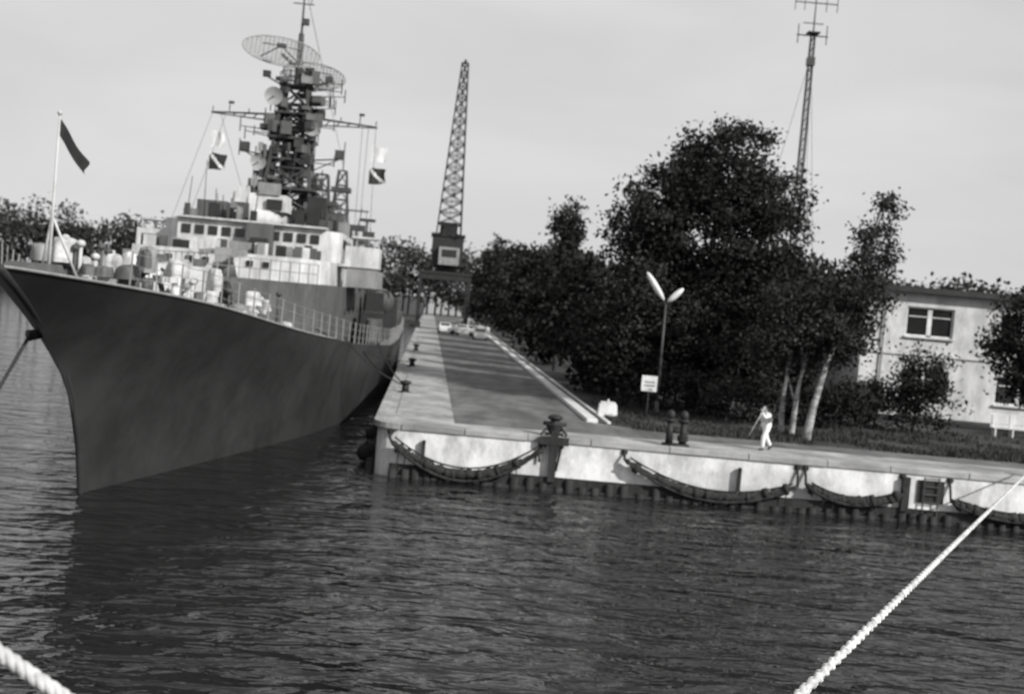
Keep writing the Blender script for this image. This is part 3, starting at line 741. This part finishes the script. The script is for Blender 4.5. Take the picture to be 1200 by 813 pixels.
# ------------------------------------------------------------ building
bl=empty('office_building',(0,0,0))
X0,X1,Y0,Y1,Z0,Z1=21.9,39.0,78.0,90.0,2.0,9.75
ops=[]
for xs in ((24.6,27.6),(30.6,33.6),(35.2,38.2)): ops.append((xs[0],xs[1],7.05,8.9)); ops.append((xs[0],xs[1],3.2,5.0))
w=MB(); w.use('wall')
xc=sorted({X0,X1}|{o[0] for o in ops}|{o[1] for o in ops}); zc=[Z0-.2,3.2,5.0,7.05,8.9,Z1]
for i in range(len(xc)-1):
    for j in range(len(zc)-1):
        mx=(xc[i]+xc[i+1])/2; mz=(zc[j]+zc[j+1])/2
        if any(o[0]<mx<o[1] and o[2]<mz<o[3] for o in ops): continue
        w.box((mx,Y0+.15,mz),(xc[i+1]-xc[i],.3,zc[j+1]-zc[j]))
w.box((X0+.15,(Y0+.3+Y1)/2,(Z0-.2+Z1)/2),(.3,Y1-Y0-.3,Z1-Z0+.2)); w.box((X1-.15,(Y0+.3+Y1)/2,(Z0-.2+Z1)/2),(.3,Y1-Y0-.3,Z1-Z0+.2)); w.box(((X0+X1)/2,Y1+.15,(Z0-.2+Z1)/2),(X1-X0,.3,Z1-Z0+.2))
w.build('walls',bl)
w=MB(); w.use('roof'); w.box(((X0+X1)/2,(Y0+Y1)/2,Z1+.19),(X1-X0+1.0,Y1-Y0+1.4,.36)); w.build('roof',bl)
w=MB(); w.use('wall'); w.box(((X0+X1)/2,Y0-.06,5.95),(X1-X0,.116,.22))
for o in ops: w.box(((o[0]+o[1])/2,Y0-.05,o[2]-.06),(o[1]-o[0]+.2,.3,.1))
w.build('sills_and_band',bl)
w=MB(); w.use('glass')
for o in ops: w.box(((o[0]+o[1])/2,Y0+.24,(o[2]+o[3])/2),(o[1]-o[0],.02,o[3]-o[2]))
w.use('white')
for o in ops:
    for x in (o[0]+.05,(o[0]+o[1])/2,o[1]-.05): w.box((x,Y0+.19,(o[2]+o[3])/2),(.1 if x!=(o[0]+o[1])/2 else .28,.06,o[3]-o[2]-.004))
    for z in (o[2]+.05,o[3]-.05): w.box(((o[0]+o[1])/2,Y0+.185,z),(o[1]-o[0]-.21,.05,.1))
    w.box(((o[0]+o[1])/2-.75,Y0+.185,o[3]-.6),(1.15,.04,.06)); w.box(((o[0]+o[1])/2+.75,Y0+.185,o[3]-.6),(1.15,.04,.06))
w.build('windows',bl)
w=MB(); w.use('supm'); w.cyl((23.2,Y0-.14,2.1),(23.2,Y0-.14,9.5),.06)
w.build('downpipe',bl)

# ------------------------------------------------------------ radio mast
w=MB(); w.use('mast'); mx,my=20.1,92
w.lattice((mx,my,2),(mx,my,28.5),.6,.3,36,.04,.02); w.cyl((mx,my,28.5),(mx,my,32),.06,.04)
w.cyl((mx-1.5,my,30.8),(mx+1.6,my,30.8),.045); w.cyl((mx-1.2,my,28.4),(mx+1.1,my,28.4),.05); w.cyl((mx-.8,my,29.3),(mx+.7,my,29.3),.04)
for x in (-1.5,-.8,.8,1.6): w.cyl((mx+x,my,30.2),(mx+x,my,31.4),.03)
for x in (-1.1,1.0): w.cyl((mx+x,my,27.8),(mx+x,my,29.2),.04)
w.box((mx,my,28.6),(.9,.9,.08)); w.box((mx,my,26.5),(.55,.55,.6))
for gxx,gyy in ((-4,6),(4,6),(0,-6)):
    w.cyl((mx,my,27),(mx+gxx,my+gyy,2),.014,.014,4); w.cyl((mx,my,19),(mx+gxx,my+gyy,2),.014,.014,4)
w.build('radio_mast')

# ------------------------------------------------------------ portal crane
cr=empty('portal_crane',(-10.9,185,2.0),math.radians(4))
w=MB(); w.use('dark')
for x in (-3.6,3.6):
    for y in (-3.5,3.5): w.box((x*1.0,y,4.0),(.5,.5,8.0),R=None); w.box((x,y,.4),(1.0,1.8,.8))
    w.box((x,0,7.6),(.5,6.5,.7))
for y in (-3.5,3.5): w.box((0,y,7.6),(6.7,.5,.7)); w.cyl((-3.5,y,5.2),(0,y,7.3),.15); w.cyl((3.5,y,5.2),(0,y,7.3),.15)
w.box((0,0,8.3),(7.8,7.8,.4)); w.use('dark',True); w.cyl((0,0,8.5),(0,0,9.4),1.6,1.6,16)
w.build('portal',cr)
w=MB(); w.use('dark'); w.box((0,.5,11.6),(4.6,6,4.2)); w.use('supm'); w.box((.3,-2.8,10.8),(3.0,1.4,2.6)); w.use('glass'); w.box((.3,-3.52,11.2),(2.2,.06,1.1)); w.use('dark'); w.box((0,.5,13.9),(5,6.4,.4)); w.box((0,1,15),(2.6,3,1.8))
w.build('machinery_house',cr)
w=MB(); w.use('dark'); w.lattice((0,-1.5,13.9),(.3,-3,39),3.6,.9,15,.11,.06); w.cyl((0,2,15.9),(.3,-3,39),.04); w.cyl((.3,-3,39),(.3,-4.0,39.2),.2); w.cyl((.3,-4.0,39.1),(.3,-4.0,20),.04)
w.box((.3,-4,19.7),(.4,.4,.7))
w.build('jib',cr)

# ------------------------------------------------------------ cars
def car(x,y,key,rz):
    w=MB(); w.use(key)
    prof=[(-2.1,.35),(-2.1,.8),(-1.95,.92),(-1.1,.98),(-.6,1.42),(.75,1.42),(1.3,.98),(2.0,.9),(2.12,.7),(2.12,.35)]
    k=len(prof); vs=[(-.8*(.82 if pz>1.2 else 1),py,pz) for py,pz in prof]+[(.8*(.82 if pz>1.2 else 1),py,pz) for py,pz in prof]
    w.add(vs,[tuple(range(k)),tuple(range(k,2*k))[::-1]]+[(i,k+i,k+(i+1)%k,(i+1)%k) for i in range(k)])
    w.use('glass'); w.box((0,-.87,1.2),(1.22,.03,.5),R=Matrix.Rotation(-.86,3,'X')); w.box((0,1.05,1.2),(1.22,.03,.5),R=Matrix.Rotation(.9,3,'X'))
    for sd in (-1,1): w.box((sd*.735,.05,1.18),(.03,1.35,.32))
    w.use('rubber',True)
    for sd in (-.76,.76):
        for yy in (-1.35,1.3): w.cyl((sd-.1,yy,.31),(sd+.1,yy,.31),.31,.31,16)
    w.use('white',True)
    for sd in (-.6,.6): w.cyl((sd,-2.14,.7),(sd,-2.08,.7),.1,.1,10)
    o=w.build('parked_car',bevel=.04,loc=(x,y,2.01)); o.rotation_euler=(0,0,rz)
for x,y,kk,rz in ((-6.4,162,'car_l',1.2),(-8.2,176,'car_l',1.5),(-5.7,182,'car_l',1.4),(-9.2,166,'car_l',.1),(-7.6,200,'car_l',1.0),(-4.0,150,'car_d',.06),(-7.9,190,'car_l',.3)): car(x,y,kk,rz)

# ------------------------------------------------------------ trees
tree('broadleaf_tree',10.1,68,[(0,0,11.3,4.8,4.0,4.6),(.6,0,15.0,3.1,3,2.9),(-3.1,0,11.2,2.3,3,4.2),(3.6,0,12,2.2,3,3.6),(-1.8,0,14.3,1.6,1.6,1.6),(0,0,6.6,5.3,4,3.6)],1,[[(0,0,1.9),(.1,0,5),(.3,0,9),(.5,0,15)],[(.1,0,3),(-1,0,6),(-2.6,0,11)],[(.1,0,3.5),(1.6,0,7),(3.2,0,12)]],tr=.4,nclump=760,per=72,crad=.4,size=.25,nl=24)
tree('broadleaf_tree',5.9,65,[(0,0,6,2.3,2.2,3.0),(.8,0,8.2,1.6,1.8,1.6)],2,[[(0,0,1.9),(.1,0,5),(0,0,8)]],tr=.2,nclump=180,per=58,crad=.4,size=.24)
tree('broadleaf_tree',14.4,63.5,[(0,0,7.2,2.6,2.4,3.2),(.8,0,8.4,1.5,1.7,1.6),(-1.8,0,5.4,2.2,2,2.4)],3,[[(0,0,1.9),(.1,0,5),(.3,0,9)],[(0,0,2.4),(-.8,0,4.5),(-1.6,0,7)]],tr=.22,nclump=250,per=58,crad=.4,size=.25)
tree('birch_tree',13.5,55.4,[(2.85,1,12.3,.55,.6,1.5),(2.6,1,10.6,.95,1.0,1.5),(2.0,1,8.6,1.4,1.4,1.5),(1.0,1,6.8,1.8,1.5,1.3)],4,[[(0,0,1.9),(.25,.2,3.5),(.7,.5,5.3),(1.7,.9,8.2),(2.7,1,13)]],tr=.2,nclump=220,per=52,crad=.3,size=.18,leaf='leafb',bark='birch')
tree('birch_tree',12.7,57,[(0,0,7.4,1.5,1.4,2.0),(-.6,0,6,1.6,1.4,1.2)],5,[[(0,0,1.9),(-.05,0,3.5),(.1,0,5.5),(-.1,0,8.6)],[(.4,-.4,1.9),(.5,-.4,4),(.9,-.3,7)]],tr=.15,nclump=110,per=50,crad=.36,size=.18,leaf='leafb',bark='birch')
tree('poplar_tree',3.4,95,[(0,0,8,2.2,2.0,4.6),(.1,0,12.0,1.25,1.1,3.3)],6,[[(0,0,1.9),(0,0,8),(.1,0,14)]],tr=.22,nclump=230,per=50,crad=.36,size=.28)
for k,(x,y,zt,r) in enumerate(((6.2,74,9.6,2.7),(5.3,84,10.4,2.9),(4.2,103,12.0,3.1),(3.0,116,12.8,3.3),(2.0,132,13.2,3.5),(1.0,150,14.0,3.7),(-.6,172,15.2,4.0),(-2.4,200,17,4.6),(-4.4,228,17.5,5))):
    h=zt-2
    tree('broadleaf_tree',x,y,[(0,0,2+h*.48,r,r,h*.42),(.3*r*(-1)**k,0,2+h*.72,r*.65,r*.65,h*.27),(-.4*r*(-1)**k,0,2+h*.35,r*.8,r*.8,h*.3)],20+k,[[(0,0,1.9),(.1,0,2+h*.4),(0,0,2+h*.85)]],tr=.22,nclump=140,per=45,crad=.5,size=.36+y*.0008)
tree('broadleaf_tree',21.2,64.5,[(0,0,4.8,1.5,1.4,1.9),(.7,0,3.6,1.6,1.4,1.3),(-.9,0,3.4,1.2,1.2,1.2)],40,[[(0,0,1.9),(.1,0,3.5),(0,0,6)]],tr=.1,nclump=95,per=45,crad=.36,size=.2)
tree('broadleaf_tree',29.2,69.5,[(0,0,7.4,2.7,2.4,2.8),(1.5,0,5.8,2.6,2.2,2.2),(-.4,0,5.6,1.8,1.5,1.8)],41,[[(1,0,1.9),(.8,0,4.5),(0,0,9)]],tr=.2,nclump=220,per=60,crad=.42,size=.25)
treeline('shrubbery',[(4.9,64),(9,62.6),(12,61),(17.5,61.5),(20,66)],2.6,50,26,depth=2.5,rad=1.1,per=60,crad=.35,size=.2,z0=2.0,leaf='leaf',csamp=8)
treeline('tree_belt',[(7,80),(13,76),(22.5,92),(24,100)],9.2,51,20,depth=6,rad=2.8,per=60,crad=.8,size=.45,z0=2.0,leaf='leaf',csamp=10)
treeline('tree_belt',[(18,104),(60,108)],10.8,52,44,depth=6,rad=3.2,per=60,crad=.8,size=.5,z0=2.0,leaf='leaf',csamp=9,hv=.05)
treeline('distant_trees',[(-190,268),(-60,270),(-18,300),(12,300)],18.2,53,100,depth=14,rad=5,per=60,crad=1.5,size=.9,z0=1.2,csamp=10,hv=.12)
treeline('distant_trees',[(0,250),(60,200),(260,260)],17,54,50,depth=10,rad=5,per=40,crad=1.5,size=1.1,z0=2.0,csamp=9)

# ------------------------------------------------------------ light, sky, camera
to_sun=Vector((0.74,-0.66,0.60)).normalized()
el=math.asin(to_sun.z); rot=math.atan2(to_sun.x,to_sun.y)
world=bpy.data.worlds.new('World'); scene.world=world; world.use_nodes=True; nt=world.node_tree
bg=nt.nodes['Background']; bg.inputs['Strength'].default_value=0.1
sky=nt.nodes.new('ShaderNodeTexSky'); sky.sky_type='NISHITA'; sky.sun_disc=False; sky.sun_elevation=el; sky.sun_rotation=rot; sky.dust_density=2.5; sky.air_density=1.0
bw=nt.nodes.new('ShaderNodeRGBToBW'); nt.links.new(sky.outputs[0],bw.inputs[0])
tc=nt.nodes.new('ShaderNodeTexCoord'); mp=nt.nodes.new('ShaderNodeMapping'); mp.inputs['Scale'].default_value=(1,1,4); mp.inputs['Rotation'].default_value=(.25,.1,0); nt.links.new(tc.outputs['Generated'],mp.inputs[0])
nz=nd(nt,'ShaderNodeTexNoise',Scale=2.4,Detail=4.0,Roughness=0.5,Distortion=0.5); nt.links.new(mp.outputs[0],nz.inputs['Vector'])
cr_=nt.nodes.new('ShaderNodeMapRange'); cr_.inputs[1].default_value=.35; cr_.inputs[2].default_value=.65; cr_.inputs[3].default_value=0.72; cr_.inputs[4].default_value=0.97; nt.links.new(nz.outputs[0],cr_.inputs[0])
mx=nt.nodes.new('ShaderNodeMix'); mx.data_type='FLOAT'; nt.links.new(cr_.outputs[0],mx.inputs[0]); nt.links.new(bw.outputs[0],mx.inputs[2]); mx.inputs[3].default_value=7.4
nt.links.new(mx.outputs[0],bg.inputs['Color'])
sd=bpy.data.lights.new('sun','SUN'); sd.energy=4.4; sd.angle=math.radians(.5); sd.color=(1,.99,.97)
so=bpy.data.objects.new('sun',sd); COL.objects.link(so); so.rotation_euler=to_sun.to_track_quat('Z','Y').to_euler()
cd=bpy.data.cameras.new('camera'); cam=bpy.data.objects.new('camera',cd); COL.objects.link(cam)
cd.lens=43.5; cd.sensor_width=36; cd.clip_end=6000; cd.clip_start=.1
cam.matrix_world=Matrix.Translation((0,0,7))@Matrix.Rotation(math.radians(90-2.09),4,'X')@Matrix.Rotation(math.radians(5),4,'Z')
cd.dof.use_dof=True; cd.dof.focus_distance=9; cd.dof.aperture_fstop=1.9
scene.camera=cam
scene.view_settings.view_transform='Standard'; scene.view_settings.look='None'; scene.view_settings.exposure=0
